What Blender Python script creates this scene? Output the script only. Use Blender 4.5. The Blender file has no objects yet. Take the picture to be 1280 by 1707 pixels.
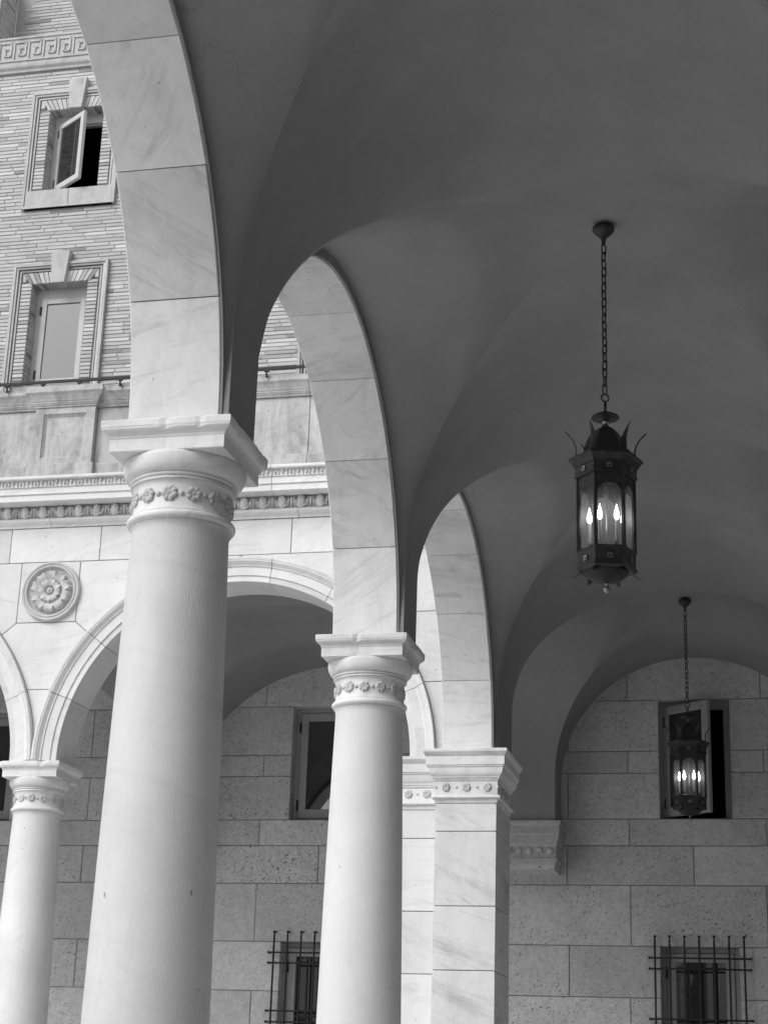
import bpy, math, random
from mathutils import Vector, Matrix
random.seed(7)
sc = bpy.context.scene
col = sc.collection
PI = math.pi

# ------------------------------------------------------------------ camera
cam_d = bpy.data.cameras.new('camera')
cam = bpy.data.objects.new('camera', cam_d)
col.objects.link(cam)
sc.camera = cam
cam_d.sensor_fit = 'VERTICAL'
cam_d.sensor_height = 36.0
cam_d.lens = 36.0 * 2903.75 / 1707.0
cam_d.clip_end = 500
yaw, pitch, roll = math.radians(13.189), math.radians(18.648), math.radians(1.888)
fw = Vector((-math.sin(yaw) * math.cos(pitch), math.cos(yaw) * math.cos(pitch), math.sin(pitch)))
r_ = fw.cross(Vector((0, 0, 1))).normalized()
u_ = r_.cross(fw)
rr = math.cos(roll) * r_ + math.sin(roll) * u_
uu = -math.sin(roll) * r_ + math.cos(roll) * u_
cam.matrix_world = Matrix(((rr.x, uu.x, -fw.x, 2.482), (rr.y, uu.y, -fw.y, -6.77), (rr.z, uu.z, -fw.z, 1.487), (0, 0, 0, 1)))

# ------------------------------------------------------------------ sky, sun, exposure (black and white photograph: grey sky light)
SUN_EL, SUN_AZ = math.radians(42), math.radians(216)      # azimuth clockwise from +Y: behind and to the left
world = bpy.data.worlds.new('World')
sc.world = world
world.use_nodes = True
wn = world.node_tree
bg = wn.nodes['Background']
sky = wn.nodes.new('ShaderNodeTexSky')
sky.sky_type = 'NISHITA'
sky.sun_disc = False
sky.sun_elevation = SUN_EL
sky.sun_rotation = SUN_AZ
sky.dust_density = 3.0
bw = wn.nodes.new('ShaderNodeRGBToBW')
wn.links.new(sky.outputs[0], bw.inputs[0])
wn.links.new(bw.outputs[0], bg.inputs[0])
bg.inputs[1].default_value = 0.12
sun_d = bpy.data.lights.new('sun', 'SUN')
sun_d.energy = 1.05
sun_d.angle = math.radians(32)
sun = bpy.data.objects.new('sun', sun_d)
col.objects.link(sun)
sd = Vector((math.sin(SUN_AZ) * math.cos(SUN_EL), math.cos(SUN_AZ) * math.cos(SUN_EL), math.sin(SUN_EL)))
sun.rotation_euler = sd.to_track_quat('Z', 'Y').to_euler()
sun.location = sd * 60
sc.view_settings.view_transform = 'Standard'
sc.view_settings.look = 'None'
sc.view_settings.gamma = 1
sc.view_settings.use_curve_mapping = False
sc.view_settings.exposure = 0.56
sc.render.engine = 'CYCLES'
sc.cycles.max_bounces = 10
sc.cycles.diffuse_bounces = 6

# ------------------------------------------------------------------ measures
S = 4.2                       # springing height: tops of all capitals
YW = 11.24                    # face of the rear wall
YF = 7.36                     # face of the far wing's marble front
YB = 7.78                     # its inner face
E0, XR, SF = 0.244, 2.993, 0.188
Y3N, Y3F, YC = 7.131, 7.848, 10.748
ST, BR, DOME = 0.457, 1.315, -0.047
XW = 3.48
BAYX = -2.12                  # centre of the far wing's first arch
COLAX = -3.92

# ------------------------------------------------------------------ helpers
class MB:
    def __init__(s): s.v = []; s.f = []
    def add(s, v, f):
        n = len(s.v); s.v += [tuple(p) for p in v]; s.f += [tuple(i + n for i in q) for q in f]; return s
    def box(s, x0, x1, y0, y1, z0, z1):
        return s.add([(x0,y0,z0),(x1,y0,z0),(x1,y1,z0),(x0,y1,z0),(x0,y0,z1),(x1,y0,z1),(x1,y1,z1),(x0,y1,z1)],
                     [(0,3,2,1),(4,5,6,7),(0,1,5,4),(1,2,6,5),(2,3,7,6),(3,0,4,7)])
    def fbox(s, x0, x1, y0, y1, z0, z1, c=0.004, j=0.0):
        """box whose front (y0) edges are chamfered"""
        rj = lambda: random.uniform(-j, j)
        v = [(x0+c+abs(rj()),y0,z0+c+abs(rj())),(x1-c-abs(rj()),y0,z0+c+abs(rj())),(x1-c-abs(rj()),y0,z1-c-abs(rj())),(x0+c+abs(rj()),y0,z1-c-abs(rj()))]
        v += [(x0,y0+c,z0),(x1,y0+c,z0),(x1,y0+c,z1),(x0,y0+c,z1),(x0,y1,z0),(x1,y1,z0),(x1,y1,z1),(x0,y1,z1)]
        f = [(0,1,2,3)]
        for a, b in ((0,4),(4,8)):
            for i in range(4):
                k = (i+1) % 4; f.append((a+i, b+i, b+k, a+k))
        f.append((8,11,10,9))
        return s.add(v, f)
    def lathe(s, prof, n=32, cx=0, cy=0, caps=True):
        v = []; f = []; m = len(prof)
        for k in range(n):
            a = 2*PI*k/n
            for r, z in prof: v.append((cx + r*math.cos(a), cy + r*math.sin(a), z))
        for k in range(n):
            q = (k+1) % n
            for i in range(m-1): f.append((k*m+i, q*m+i, q*m+i+1, k*m+i+1))
        if caps:
            f.append(tuple(k*m for k in range(n))[::-1]); f.append(tuple(k*m+m-1 for k in range(n)))
        return s.add(v, f)
    def tube(s, pts, r, n=6, closed=False):
        pts = [Vector(p) for p in pts]; m = len(pts); v = []; f = []
        rad = r if isinstance(r, (list, tuple)) else [r]*m
        for i, p in enumerate(pts):
            if closed: d = (pts[(i+1) % m] - pts[i-1])
            else: d = pts[min(i+1, m-1)] - pts[max(i-1, 0)]
            d.normalize()
            a = Vector((0,0,1)) if abs(d.z) < .9 else Vector((0,1,0))
            e1 = d.cross(a).normalized(); e2 = d.cross(e1)
            for k in range(n):
                t = 2*PI*k/n; v.append(p + rad[i]*(math.cos(t)*e1 + math.sin(t)*e2))
        for i in range(m if closed else m-1):
            j = (i+1) % m
            for k in range(n):
                q = (k+1) % n; f.append((i*n+k, j*n+k, j*n+q, i*n+q))
        if not closed: f.append(tuple(range(n))); f.append(tuple((m-1)*n+k for k in range(n))[::-1])
        return s.add(v, f)
    def rect_sweep(s, prof, x0, x1, y0, y1):
        """prof: (outset, z) run round a rectangle with mitred corners, capped"""
        v = []; f = []; m = len(prof)
        for sx, sy in ((0,0),(1,0),(1,1),(0,1)):
            for o, z in prof: v.append(((x1+o if sx else x0-o), (y1+o if sy else y0-o), z))
        for k in range(4):
            q = (k+1) % 4
            for i in range(m-1): f.append((k*m+i, q*m+i, q*m+i+1, k*m+i+1))
        f.append((0, m, 2*m, 3*m)[::-1]); f.append((m-1, 2*m-1, 3*m-1, 4*m-1))
        return s.add(v, f)
    def lin_sweep(s, prof, x0, x1):
        """closed profile (y, z) swept along x"""
        m = len(prof)
        v = [(x0, y, z) for y, z in prof] + [(x1, y, z) for y, z in prof]
        f = [(i, (i+1) % m, m+(i+1) % m, m+i) for i in range(m)] + [tuple(range(m))[::-1], tuple(range(m, 2*m))]
        return s.add(v, f)
    def poly_y(s, poly, y0, y1, c=0.004):
        """polygon (x, z) counter-clockwise, front at y0 with a small chamfer, extruded to y1"""
        ins = inset(poly, c); m = len(poly)
        v = [(x,y0,z) for x,z in ins] + [(x,y0+c,z) for x,z in poly] + [(x,y1,z) for x,z in poly]
        f = [tuple(range(m))]
        for a in (0, m):
            for i in range(m):
                k = (i+1) % m; f.append((a+i, a+m+i, a+m+k, a+k))
        f.append(tuple(range(2*m, 3*m))[::-1])
        return s.add(v, f)
    def ball(s, c, r, n=8, m=6, sz=(1,1,1)):
        v = []; f = []
        for i in range(m+1):
            a = PI*i/m
            for k in range(n):
                b = 2*PI*k/n
                v.append((c[0]+r*sz[0]*math.sin(a)*math.cos(b), c[1]+r*sz[1]*math.sin(a)*math.sin(b), c[2]+r*sz[2]*math.cos(a)))
        for i in range(m):
            for k in range(n):
                q = (k+1) % n; f.append((i*n+k, (i+1)*n+k, (i+1)*n+q, i*n+q))
        return s.add(v, f)
    def xf(s, M):
        s.v = [tuple(M @ Vector(p)) for p in s.v]; return s
    def mesh(s, name):
        me = bpy.data.meshes.new(name); me.from_pydata(s.v, [], s.f); me.update(); return me

def rough_block(x0,x1,z0,z1,y0,y1,seg=.09,c=.004,chip=.008):
    m = MB(); P = []
    for (ax,az),(bx,bz) in (((x0,z0),(x1,z0)),((x1,z0),(x1,z1)),((x1,z1),(x0,z1)),((x0,z1),(x0,z0))):
        L = math.hypot(bx-ax, bz-az); n = max(1, min(9, int(L/seg)))
        for i in range(n): P.append((ax+(bx-ax)*i/n, az+(bz-az)*i/n))
    Q = inset(P, c); n = len(P)
    cx, cz = (x0+x1)/2, (z0+z1)/2
    F = []
    for (x,z) in Q:
        k = random.uniform(0,.0022) + (random.uniform(.3,1)*chip if random.random() < .07 else 0)
        x += k if x < cx else -k; z += k if z < cz else -k
        F.append((x, y0, z))
    v = F + [(x,y0+c*1.2,z) for x,z in P] + [(x,y1,z) for x,z in P]
    f = [tuple(range(n))]
    for a in (0,n):
        for i in range(n):
            k = (i+1) % n; f.append((a+i, a+n+i, a+n+k, a+k))
    return m.add(v, f)

def inset(poly, d):
    m = len(poly); out = []
    for i in range(m):
        p0 = Vector(poly[i-1]); p = Vector(poly[i]); p1 = Vector(poly[(i+1) % m])
        a = (p-p0).normalized(); b = (p1-p).normalized()
        n1 = Vector((-a.y, a.x)); n2 = Vector((-b.y, b.x))
        n = n1 + n2
        if n.length < 1e-6: n = n1
        n.normalize()
        out.append(tuple(p + n * d / max(0.35, n.dot(n1))))
    return out

def smooth(me, ang=35):
    for p in me.polygons: p.use_smooth = True
    try: me.set_sharp_from_angle(angle=math.radians(ang))
    except Exception: pass

def link(name, me, mat=None, parent=None, loc=None, sm=None):
    o = bpy.data.objects.new(name, me)
    col.objects.link(o)
    if mat is not None and not me.materials: me.materials.append(mat)
    if sm: smooth(me, sm)
    if parent is not None: o.parent = parent
    if loc is not None: o.location = loc
    return o

def obj(name, mb, mat, parent=None, loc=None, sm=None):
    return link(name, mb.mesh(name), mat, parent, loc, sm)

def thing(name, label, cat, loc=(0,0,0), group=None, rz=0):
    o = bpy.data.objects.new(name, None); col.objects.link(o)
    o.location = loc; o.rotation_euler = (0,0,rz); o.empty_display_size = .2
    o['label'] = label; o['category'] = cat
    if group: o['group'] = group
    return o

def struct(o): o['kind'] = 'structure'; return o

def copy_tree(o, parent=None):
    c = o.copy(); col.objects.link(c)
    if parent is not None: c.parent = parent
    for ch in o.children: copy_tree(ch, c)
    return c

# ------------------------------------------------------------------ materials
def mat(name, build):
    m = bpy.data.materials.new(name); m.use_nodes = True
    nt = m.node_tree; b = nt.nodes['Principled BSDF']
    b.inputs['Specular IOR Level'].default_value = 0.25
    build(nt, b); return m

class G:
    """small node-graph helper"""
    def __init__(s, nt): s.nt = nt
    def n(s, t, **kw):
        x = s.nt.nodes.new(t)
        for k, v in kw.items(): setattr(x, k, v)
        return x
    def l(s, a, b): s.nt.links.new(a, b)
    def val(s, sock, v):
        if hasattr(v, 'is_output') or isinstance(v, bpy.types.NodeSocket): s.l(v, sock)
        else: sock.default_value = v
    def math(s, op, a, b=0.0, clamp=False):
        x = s.n('ShaderNodeMath', operation=op); x.use_clamp = clamp
        s.val(x.inputs[0], a); s.val(x.inputs[1], b); return x.outputs[0]
    def ramp(s, f, lo, hi, a, b):
        x = s.n('ShaderNodeMapRange'); s.val(x.inputs[0], f)
        for i, q in zip((1,2,3,4), (lo,hi,a,b)): x.inputs[i].default_value = q
        return x.outputs[0]
    def noise(s, vec, scale, detail=4, rough=.55, dist=0.0):
        x = s.n('ShaderNodeTexNoise'); s.l(vec, x.inputs['Vector']); x.inputs['Scale'].default_value = scale
        x.inputs['Detail'].default_value = detail; x.inputs['Roughness'].default_value = rough; x.inputs['Distortion'].default_value = dist
        return x.outputs[0]
    def scale(s, vec, sc_, rot=(0,0,0)):
        x = s.n('ShaderNodeMapping'); s.l(vec, x.inputs[0]); x.inputs['Scale'].default_value = sc_; x.inputs['Rotation'].default_value = rot
        return x.outputs[0]
    def pos(s): return s.n('ShaderNodeNewGeometry').outputs['Position']
    def rnd(s):
        a = s.n('ShaderNodeObjectInfo').outputs['Random']; b = s.n('ShaderNodeNewGeometry').outputs['Random Per Island']
        return s.math('FRACT', s.math('ADD', a, b))
    def off(s, vec, amt=40.0):
        """shift the pattern by a random amount per piece, and turn it about y"""
        r = s.rnd(); c = s.n('ShaderNodeCombineXYZ'); s.l(s.math('MULTIPLY', r, amt), c.inputs[0]); s.l(s.math('MULTIPLY', r, amt*.7), c.inputs[2])
        v = s.n('ShaderNodeVectorMath', operation='ADD'); s.l(vec, v.inputs[0]); s.l(c.outputs[0], v.inputs[1])
        return v.outputs[0], r
    def rotate(s, vec, angle, axis=(0,1,0)):
        x = s.n('ShaderNodeVectorRotate'); s.l(vec, x.inputs[0]); x.inputs['Axis'].default_value = axis; s.val(x.inputs['Angle'], angle); return x.outputs[0]
    def grey(s, f):
        c = s.n('ShaderNodeCombineColor'); [s.l(f, c.inputs[i]) for i in range(3)]; return c.outputs[0]
    def bump(s, h, strength, dist, b, prev=None):
        x = s.n('ShaderNodeBump'); x.inputs['Strength'].default_value = strength; x.inputs['Distance'].default_value = dist
        s.l(h, x.inputs['Height'])
        if prev is not None: s.l(prev, x.inputs['Normal'])
        s.l(x.outputs[0], b.inputs['Normal']); return x.outputs[0]

def pits(g, vec, scale, size, keep):
    """1 inside scattered small holes"""
    x = g.n('ShaderNodeTexVoronoi'); g.l(vec, x.inputs['Vector']); x.inputs['Scale'].default_value = scale
    sepn = g.n('ShaderNodeSeparateColor'); g.l(x.outputs['Color'], sepn.inputs[0])
    k = g.math('LESS_THAN', sepn.outputs[0], keep)
    sz = g.math('MULTIPLY', sepn.outputs[1], size)
    inside = g.ramp(g.math('SUBTRACT', x.outputs['Distance'], sz), -0.06, 0.05, 1, 0)
    return g.math('MULTIPLY', inside, k, True)

def marble(name, base=.70, vein=.26, wx=0.0, streak=3.0, tool=0.0, rough=.55):
    def build(nt, b):
        g = G(nt); p = g.pos(); v, r = g.off(p)
        vr = g.rotate(v, g.math('ADD', g.math('MULTIPLY', g.math('SUBTRACT', r, .5), 1.3), .1))
        n1 = g.noise(g.scale(vr, (streak*.35, 1.0, streak*2.2)), 1.0, 8, .70, 1.0)
        n2 = g.noise(g.scale(vr, (streak*.9, 2.0, streak*8)), 1.3, 5, .65, .8)
        veins = g.math('ADD', g.math('MULTIPLY', g.ramp(n1, .52, .75, 0, 1), .75), g.math('MULTIPLY', g.ramp(n2, .56, .74, 0, 1), .45), True)
        fine = g.noise(p, 55, 4, .7)
        cloud = g.noise(p, 1.7, 4, .6)
        f = g.math('SUBTRACT', base, g.math('MULTIPLY', veins, base*vein))
        f = g.math('MULTIPLY', f, g.ramp(r, 0, 1, .87, 1.05))
        f = g.math('MULTIPLY', f, g.ramp(cloud, .3, .7, .94, 1.04))
        f = g.math('MULTIPLY', f, g.ramp(fine, .3, .7, .97, 1.03))
        pt = pits(g, g.scale(p, (1,1,.55)), 30, .20, .03)
        f = g.math('MULTIPLY', f, g.ramp(pt, 0, 1, 1, .45))
        if wx > 0:
            st = g.noise(g.scale(p, (5, 5, 1.5)), 1.0, 7, .72, 1.2)
            bl = g.noise(p, 3.2, 6, .7, .5)
            d = g.math('MULTIPLY', g.ramp(st, .40, .68, 0, 1), g.ramp(bl, .35, .6, .3, 1))
            f = g.math('MULTIPLY', f, g.math('SUBTRACT', 1.0, g.math('MULTIPLY', d, wx)))
        g.l(g.grey(f), b.inputs['Base Color']); b.inputs['Roughness'].default_value = rough
        h = g.math('SUBTRACT', g.math('MULTIPLY', fine, .25), pt)
        nrm = g.bump(h, .35, .004, b)
        if tool > 0:
            tc = g.n('ShaderNodeTexCoord').outputs['Object']; se = g.n('ShaderNodeSeparateXYZ'); g.l(tc, se.inputs[0])
            an = g.math('ARCTAN2', se.outputs[1], se.outputs[0])
            wob = g.noise(g.scale(tc, (14,14,1.4)), 1.0, 3)
            w = g.math('SINE', g.math('MULTIPLY', g.math('ADD', an, g.math('MULTIPLY', wob, .02)), 210))
            amt = g.ramp(g.noise(g.scale(tc, (3,3,.5)), 1.0, 3), .4, .62, .15, 1)
            nrm = g.bump(g.math('MULTIPLY', w, amt), tool, .0012, b, nrm)
            gate = g.ramp(g.noise(g.scale(tc, (2.5,2.5,.9)), 1.0, 3), .46, .60, 0, 1)
            big = g.math('MULTIPLY', pits(g, g.rotate(g.scale(tc, (1.2,1.2,.6)), .5), 62, .40, .30), gate)
            g.bump(g.math('SUBTRACT', 0, big), .5, .006, b, nrm)
    return mat(name, build)

def granite(name, base=.34, light=1.0):
    def build(nt, b):
        g = G(nt); p = g.pos(); v, r = g.off(p)
        sp = g.noise(v, 120, 3, .7); md = g.noise(v, 14, 5, .7); lg = g.noise(p, 1.3, 4, .6)
        f = g.math('MULTIPLY', g.ramp(sp, .28, .72, .72, 1.28), g.ramp(md, .3, .7, .86, 1.12))
        f = g.math('MULTIPLY', f, g.ramp(lg, .3, .7, .9, 1.08)); f = g.math('MULTIPLY', f, g.ramp(r, 0, 1, .86, 1.12))
        tilt = g.rotate(v, .6)
        p1 = pits(g, g.scale(tilt, (1,1,2.2)), 22, .42, .34)
        p2 = pits(g, g.scale(tilt, (1,1,1.6)), 46, .42, .42)
        p3 = pits(g, g.scale(tilt, (1,1,2.6)), 9, .22, .10)
        gate = g.math('MULTIPLY', g.ramp(g.noise(v, 2.2, 3, .6), .34, .58, .28, 1), g.ramp(g.math('FRACT', g.math('MULTIPLY', r, 9.7)), 0, 1, .6, 1.15), True)
        pt = g.math('MULTIPLY', g.math('MAXIMUM', g.math('MAXIMUM', p1, g.math('MULTIPLY', p2, .8)), p3), gate)
        f = g.math('MULTIPLY', f, g.ramp(pt, 0, 1, 1, .34))
        g.l(g.grey(g.math('MULTIPLY', f, base)), b.inputs['Base Color']); b.inputs['Roughness'].default_value = .85
        h = g.math('SUBTRACT', g.math('MULTIPLY', md, .5), pt)
        g.bump(h, .7, .012, b)
    return mat(name, build)

def plain(name, base, rough=.8, var=.06, sc_=3.0, metal=0.0, spec=.25, bumps=0.0):
    def build(nt, b):
        g = G(nt); p = g.pos(); n = g.noise(p, sc_, 5, .6)
        f = g.math('MULTIPLY', g.ramp(n, .3, .7, 1-var, 1+var), base)
        g.l(g.grey(f), b.inputs['Base Color']); b.inputs['Roughness'].default_value = rough; b.inputs['Metallic'].default_value = metal
        b.inputs['Specular IOR Level'].default_value = spec
        if bumps: g.bump(g.noise(p, sc_*14, 4, .6), bumps, .003, b)
    return mat(name, build)

def brickm(name, base=.46):
    def build(nt, b):
        g = G(nt); p = g.pos(); v, r = g.off(p)
        n = g.noise(g.scale(v, (6,6,30)), 1.0, 5, .65)
        r2 = g.math('FRACT', g.math('MULTIPLY', r, 17.3))
        t = g.math('ADD', g.ramp(r, 0, 1, .82, 1.10), g.math('MULTIPLY', g.math('LESS_THAN', r2, .07), -.34))
        t = g.math('ADD', t, g.math('MULTIPLY', g.math('GREATER_THAN', r2, .85), .16))
        f = g.math('MULTIPLY', t, g.ramp(n, .3, .7, .9, 1.1))
        f = g.math('MULTIPLY', f, g.ramp(g.noise(p, .9, 4, .6), .3, .7, .92, 1.06))
        g.l(g.grey(g.math('MULTIPLY', f, base)), b.inputs['Base Color']); b.inputs['Roughness'].default_value = .85
        g.bump(n, .5, .004, b)
    return mat(name, build)

M = {}
M['marble'] = marble('white_marble', .77, .52, wx=.18, streak=1.9)
M['marble_clean'] = marble('clean_white_marble', .72, .30, wx=.10)
M['marble_shaft'] = marble('tooled_marble', .70, .10, wx=.10, tool=.42)
M['marble_carved'] = marble('carved_marble', .56, .12, wx=.25)
M['marble_worn'] = marble('weathered_marble', .50, .3, wx=.62)
M['limestone'] = marble('grey_limestone', .50, .2, wx=.35)
M['granite'] = granite('pitted_stone', .54)
M['corbel_stone'] = granite('grey_corbel_stone', .45)
M['mortar'] = plain('dark_mortar', .16, .95, .15, 20)
M['mortar_light'] = plain('light_mortar', .36, .95, .12, 20)
def _plaster(nt, b):
    g = G(nt); p = g.pos()
    n1 = g.noise(p, .8, 5, .6, .4); n2 = g.noise(g.scale(p, (1,1,.5)), 3.5, 6, .65); n3 = g.noise(p, 60, 3, .7); n4 = g.noise(p, 160, 2, .8)
    f = g.math('MULTIPLY', g.ramp(n1, .3, .7, .90, 1.08), g.ramp(n2, .3, .7, .94, 1.06))
    f = g.math('MULTIPLY', f, g.ramp(n3, .3, .7, .95, 1.05)); f = g.math('MULTIPLY', f, g.ramp(n4, .3, .7, .93, 1.07))
    v = g.n('ShaderNodeTexVoronoi', feature='DISTANCE_TO_EDGE'); g.l(g.scale(p, (1,1,1)), v.inputs['Vector']); v.inputs['Scale'].default_value = .55
    wv = g.n('ShaderNodeVectorMath', operation='ADD'); nz = g.n('ShaderNodeTexNoise'); nz.inputs['Scale'].default_value = 2.2; nz.inputs['Detail'].default_value = 6; g.l(p, nz.inputs['Vector'])
    g.l(p, wv.inputs[0]); g.l(nz.outputs['Color'], wv.inputs[1]); g.l(wv.outputs[0], v.inputs['Vector'])
    crack = g.math('MULTIPLY', g.ramp(v.outputs['Distance'], 0.0, .004, 1, 0), g.ramp(g.noise(p, .9, 3), .50, .62, 0, 1))
    f = g.math('MULTIPLY', f, g.ramp(crack, 0, 1, 1, .80))
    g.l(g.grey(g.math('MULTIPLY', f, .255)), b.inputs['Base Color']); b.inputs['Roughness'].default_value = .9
    g.bump(g.math('ADD', n3, g.math('MULTIPLY', n2, 2.0)), .16, .006, b)
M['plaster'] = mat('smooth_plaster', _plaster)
M['brick'] = brickm('buff_brick', .50)
M['bronze'] = plain('dark_bronze', .045, .5, .4, 26, metal=.5, spec=.5, bumps=.15)
M['bronze_bright'] = plain('rubbed_bronze', .30, .35, .3, 30, metal=.9, spec=.5)
M['iron'] = plain('black_iron', .03, .6, .3, 30)
M['paint'] = plain('grey_painted_wood', .34, .55, .06, 8)
M['paint_light'] = plain('pale_painted_wood', .50, .5, .06, 8)
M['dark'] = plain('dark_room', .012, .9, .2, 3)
M['floor'] = plain('paving', .58, .8, .15, 2)
M['ground'] = plain('courtyard_paving', .68, .85, .2, 1.5)
M['candle'] = plain('ivory_candle', .6, .5, .03, 8)
def _glass(nt, b):
    b.inputs['Base Color'].default_value = (.02,.02,.02,1); b.inputs['Roughness'].default_value = .015
    b.inputs['Specular IOR Level'].default_value = .5; b.inputs['IOR'].default_value = 2.2
M['glass'] = mat('window_glass', _glass)
def _lglass(nt, b):
    g = G(nt); out = nt.nodes['Material Output']
    b.inputs['Base Color'].default_value = (.5,.5,.5,1); b.inputs['Roughness'].default_value = .08
    t = g.n('ShaderNodeBsdfTransparent'); t.inputs[0].default_value = (.95,.95,.95,1)
    tr = g.n('ShaderNodeBsdfTranslucent'); tr.inputs[0].default_value = (.7,.7,.7,1)
    m1 = g.n('ShaderNodeMixShader'); m1.inputs[0].default_value = .45; g.l(b.outputs[0], m1.inputs[1]); g.l(tr.outputs[0], m1.inputs[2])
    m2 = g.n('ShaderNodeMixShader'); m2.inputs[0].default_value = .095; g.l(t.outputs[0], m2.inputs[1]); g.l(m1.outputs[0], m2.inputs[2])
    g.l(m2.outputs[0], out.inputs[0])
M['lantern_glass'] = mat('lantern_glass', _lglass)
def _bulb(nt, b):
    b.inputs['Base Color'].default_value = (.9,.9,.9,1); b.inputs['Emission Color'].default_value = (1,1,1,1); b.inputs['Emission Strength'].default_value = 9.0
M['bulb'] = mat('lit_bulb', _bulb)

# ------------------------------------------------------------------ ground, floors, slabs
gmb = MB(); gmb.add([(-150,-150,-.004),(150,-150,-.004),(150,150,-.004),(-150,150,-.004)], [(0,1,2,3)])
struct(obj('ground', gmb, M['ground']))
fmb = MB(); fmb.box(-.35, XW+.2, -18.2, YW+.2, -.003, .12); struct(obj('arcade_floor', fmb, M['floor']))
fmb = MB(); fmb.box(-14, -.352, 7.2, YW+.2, -.003, .12); struct(obj('arcade_floor', fmb, M['floor']))

# ------------------------------------------------------------------ groin vaults
def profB(a): return ST + BR*math.sin(a)
def make_vault(bays):
    mb = MB()
    NA, NW = 72, 20
    def grid(rows):
        n = len(rows); m = len(rows[0]); v = [p for r in rows for p in r]
        f = [(i*m+k, i*m+k+1, (i+1)*m+k+1, (i+1)*m+k) for i in range(n-1) for k in range(m-1)]
        mb.add(v, f)
    for (x0, x1, y0, y1, el, er, en, ef, aw) in bays:
        cx, cy, hx, hy = (x0+x1)/2, (y0+y1)/2, (x1-x0)/2, (y1-y0)/2
        for side in 'LRNF':
            A = aw.get(side)
            rows = []
            for i in range(-1, NA+2):
                a = PI*min(max(i, 0), NA)/NA
                ca = math.cos(a); t = 1 - abs(ca)
                zB = profB(a); zA = zB if A is None else A[0] + A[1]*math.sin(a)
                row = []
                for k in range(NW+1):
                    w = (k/NW)
                    zz = S + (1-w)*zA + w*zB + DOME*t*w
                    if i in (-1, NA+1): zz = S
                    # the groins are plastered round and fade out towards the crown
                    if w > 0 and t > .3:
                        if side in 'LR':
                            xq = (x0-el) + (cx-hx*abs(ca)-(x0-el))*w if side == 'L' else (x1+er) + (cx+hx*abs(ca)-(x1+er))*w
                            uo = min(1, abs(xq-cx)/hx)
                        else:
                            yq = (y0-en) + (cy-hy*abs(ca)-(y0-en))*w if side == 'N' else (y1+ef) + (cy+hy*abs(ca)-(y1+ef))*w
                            uo = min(1, abs(yq-cy)/hy)
                        zo = S + profB(math.acos(uo)) + DOME*(1-uo)*w
                        T = min(1, max(0, (min(t, 1-uo)-.22)/.60)); T = T*T*(3-2*T)
                        kk = .42*T
                        dd = abs(zz-zo)
                        if dd < kk: zz += (kk-dd)**2/(4*kk)
                    if side in 'LR':
                        y = cy - hy*ca
                        s = -1 if side == 'L' else 1
                        xo = (x0-el) if side == 'L' else (x1+er)
                        xg = cx + s*hx*abs(ca)
                        row.append((xo + (xg-xo)*w, y, zz))
                    else:
                        x = cx - hx*ca
                        s = -1 if side == 'N' else 1
                        yo = (y0-en) if side == 'N' else (y1+ef)
                        yg = cy + s*hy*abs(ca)
                        # flat strip over the pier first, then the web
                        row.append((x, yo + (yg-yo)*w, zz))
                rows.append(row)
            grid(rows)
    return mb
A1 = (.03, 1.63)
bays = []
for k in range(-4, 2):
    y0 = 3.6*k
    yend = y0 + 3.6 - SF
    en, ef = SF, SF
    bays.append((E0, XR, y0+SF, yend, E0-.19, XW-XR, en, ef, {'L': A1}))
bays.append((E0, XR, 3.6*2-3.6+SF, Y3N, E0-.19, XW-XR, SF, .359, {'L': A1}))
bays.pop(-2)
bays.append((E0, XR, Y3F, YC, E0, XW-XR, .358, YW-YC, {}))
bays.append((BAYX-1.61, BAYX+1.61, Y3F, YC, 1.61*0+.19, -(BAYX+1.61), Y3F-YB+.012, YW-YC, {'N': A1}))
bays.append((-5.72-1.61, -5.72+1.61, Y3F, YC, .19, .19, Y3F-YB+.012, YW-YC, {'N': A1}))
bays.append((-9.32-1.61, -9.32+1.61, Y3F, YC, .19, .19, Y3F-YB+.012, YW-YC, {'N': A1}))
vault = struct(obj('vaulted_ceiling', make_vault(bays), M['plaster'], sm=30))
tm = MB(); tm.box(-.19, XW+.3, -18.4, YW+.4, 6.30, 6.62); struct(obj('terrace_roof', tm, M['mortar_light']))
tm = MB(); tm.box(-14, -.192, YF+.05, YW+.4, 6.30, 6.62); struct(obj('terrace_roof', tm, M['mortar_light']))

# inner wall on the right and closing walls (outside the frame)
iw = MB(); iw.box(XW, XW+.3, -18.4, YW+.4, 0, 6.3); struct(obj('inner_wall', iw, M['granite']))
iw = MB(); iw.box(-14, -13.7, 7.2, YW+.4, 0, 6.3); struct(obj('inner_wall', iw, M['granite']))

# ------------------------------------------------------------------ rosettes
def rosette_mb(R=.036, depth=.013, petals=7):
    """flower relief facing +x (local), centred on the origin"""
    m = MB()
    for k in range(petals):
        a = 2*PI*k/petals
        m.ball((depth*.3, R*.62*math.cos(a), R*.60*math.sin(a)), R*.42, 7, 4, (depth/(R*.42)*.9, 1, 1))
        b = a + PI/petals
        m.ball((depth*.55, R*.32*math.cos(b), R*.32*math.sin(b)), R*.2, 6, 4, (.8, 1, 1))
    m.ball((depth*.8, 0, 0), R*.2, 6, 4, (.8,1,1))
    return m
ROS = rosette_mb().mesh('rosette'); ROS.materials.append(M['marble_carved']); smooth(ROS, 60)
BUDM = MB().ball((0,0,0), .014, 7, 5, (.6,1,.9)).mesh('bud'); BUDM.materials.append(M['marble_carved']); smooth(BUDM, 60)

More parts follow.
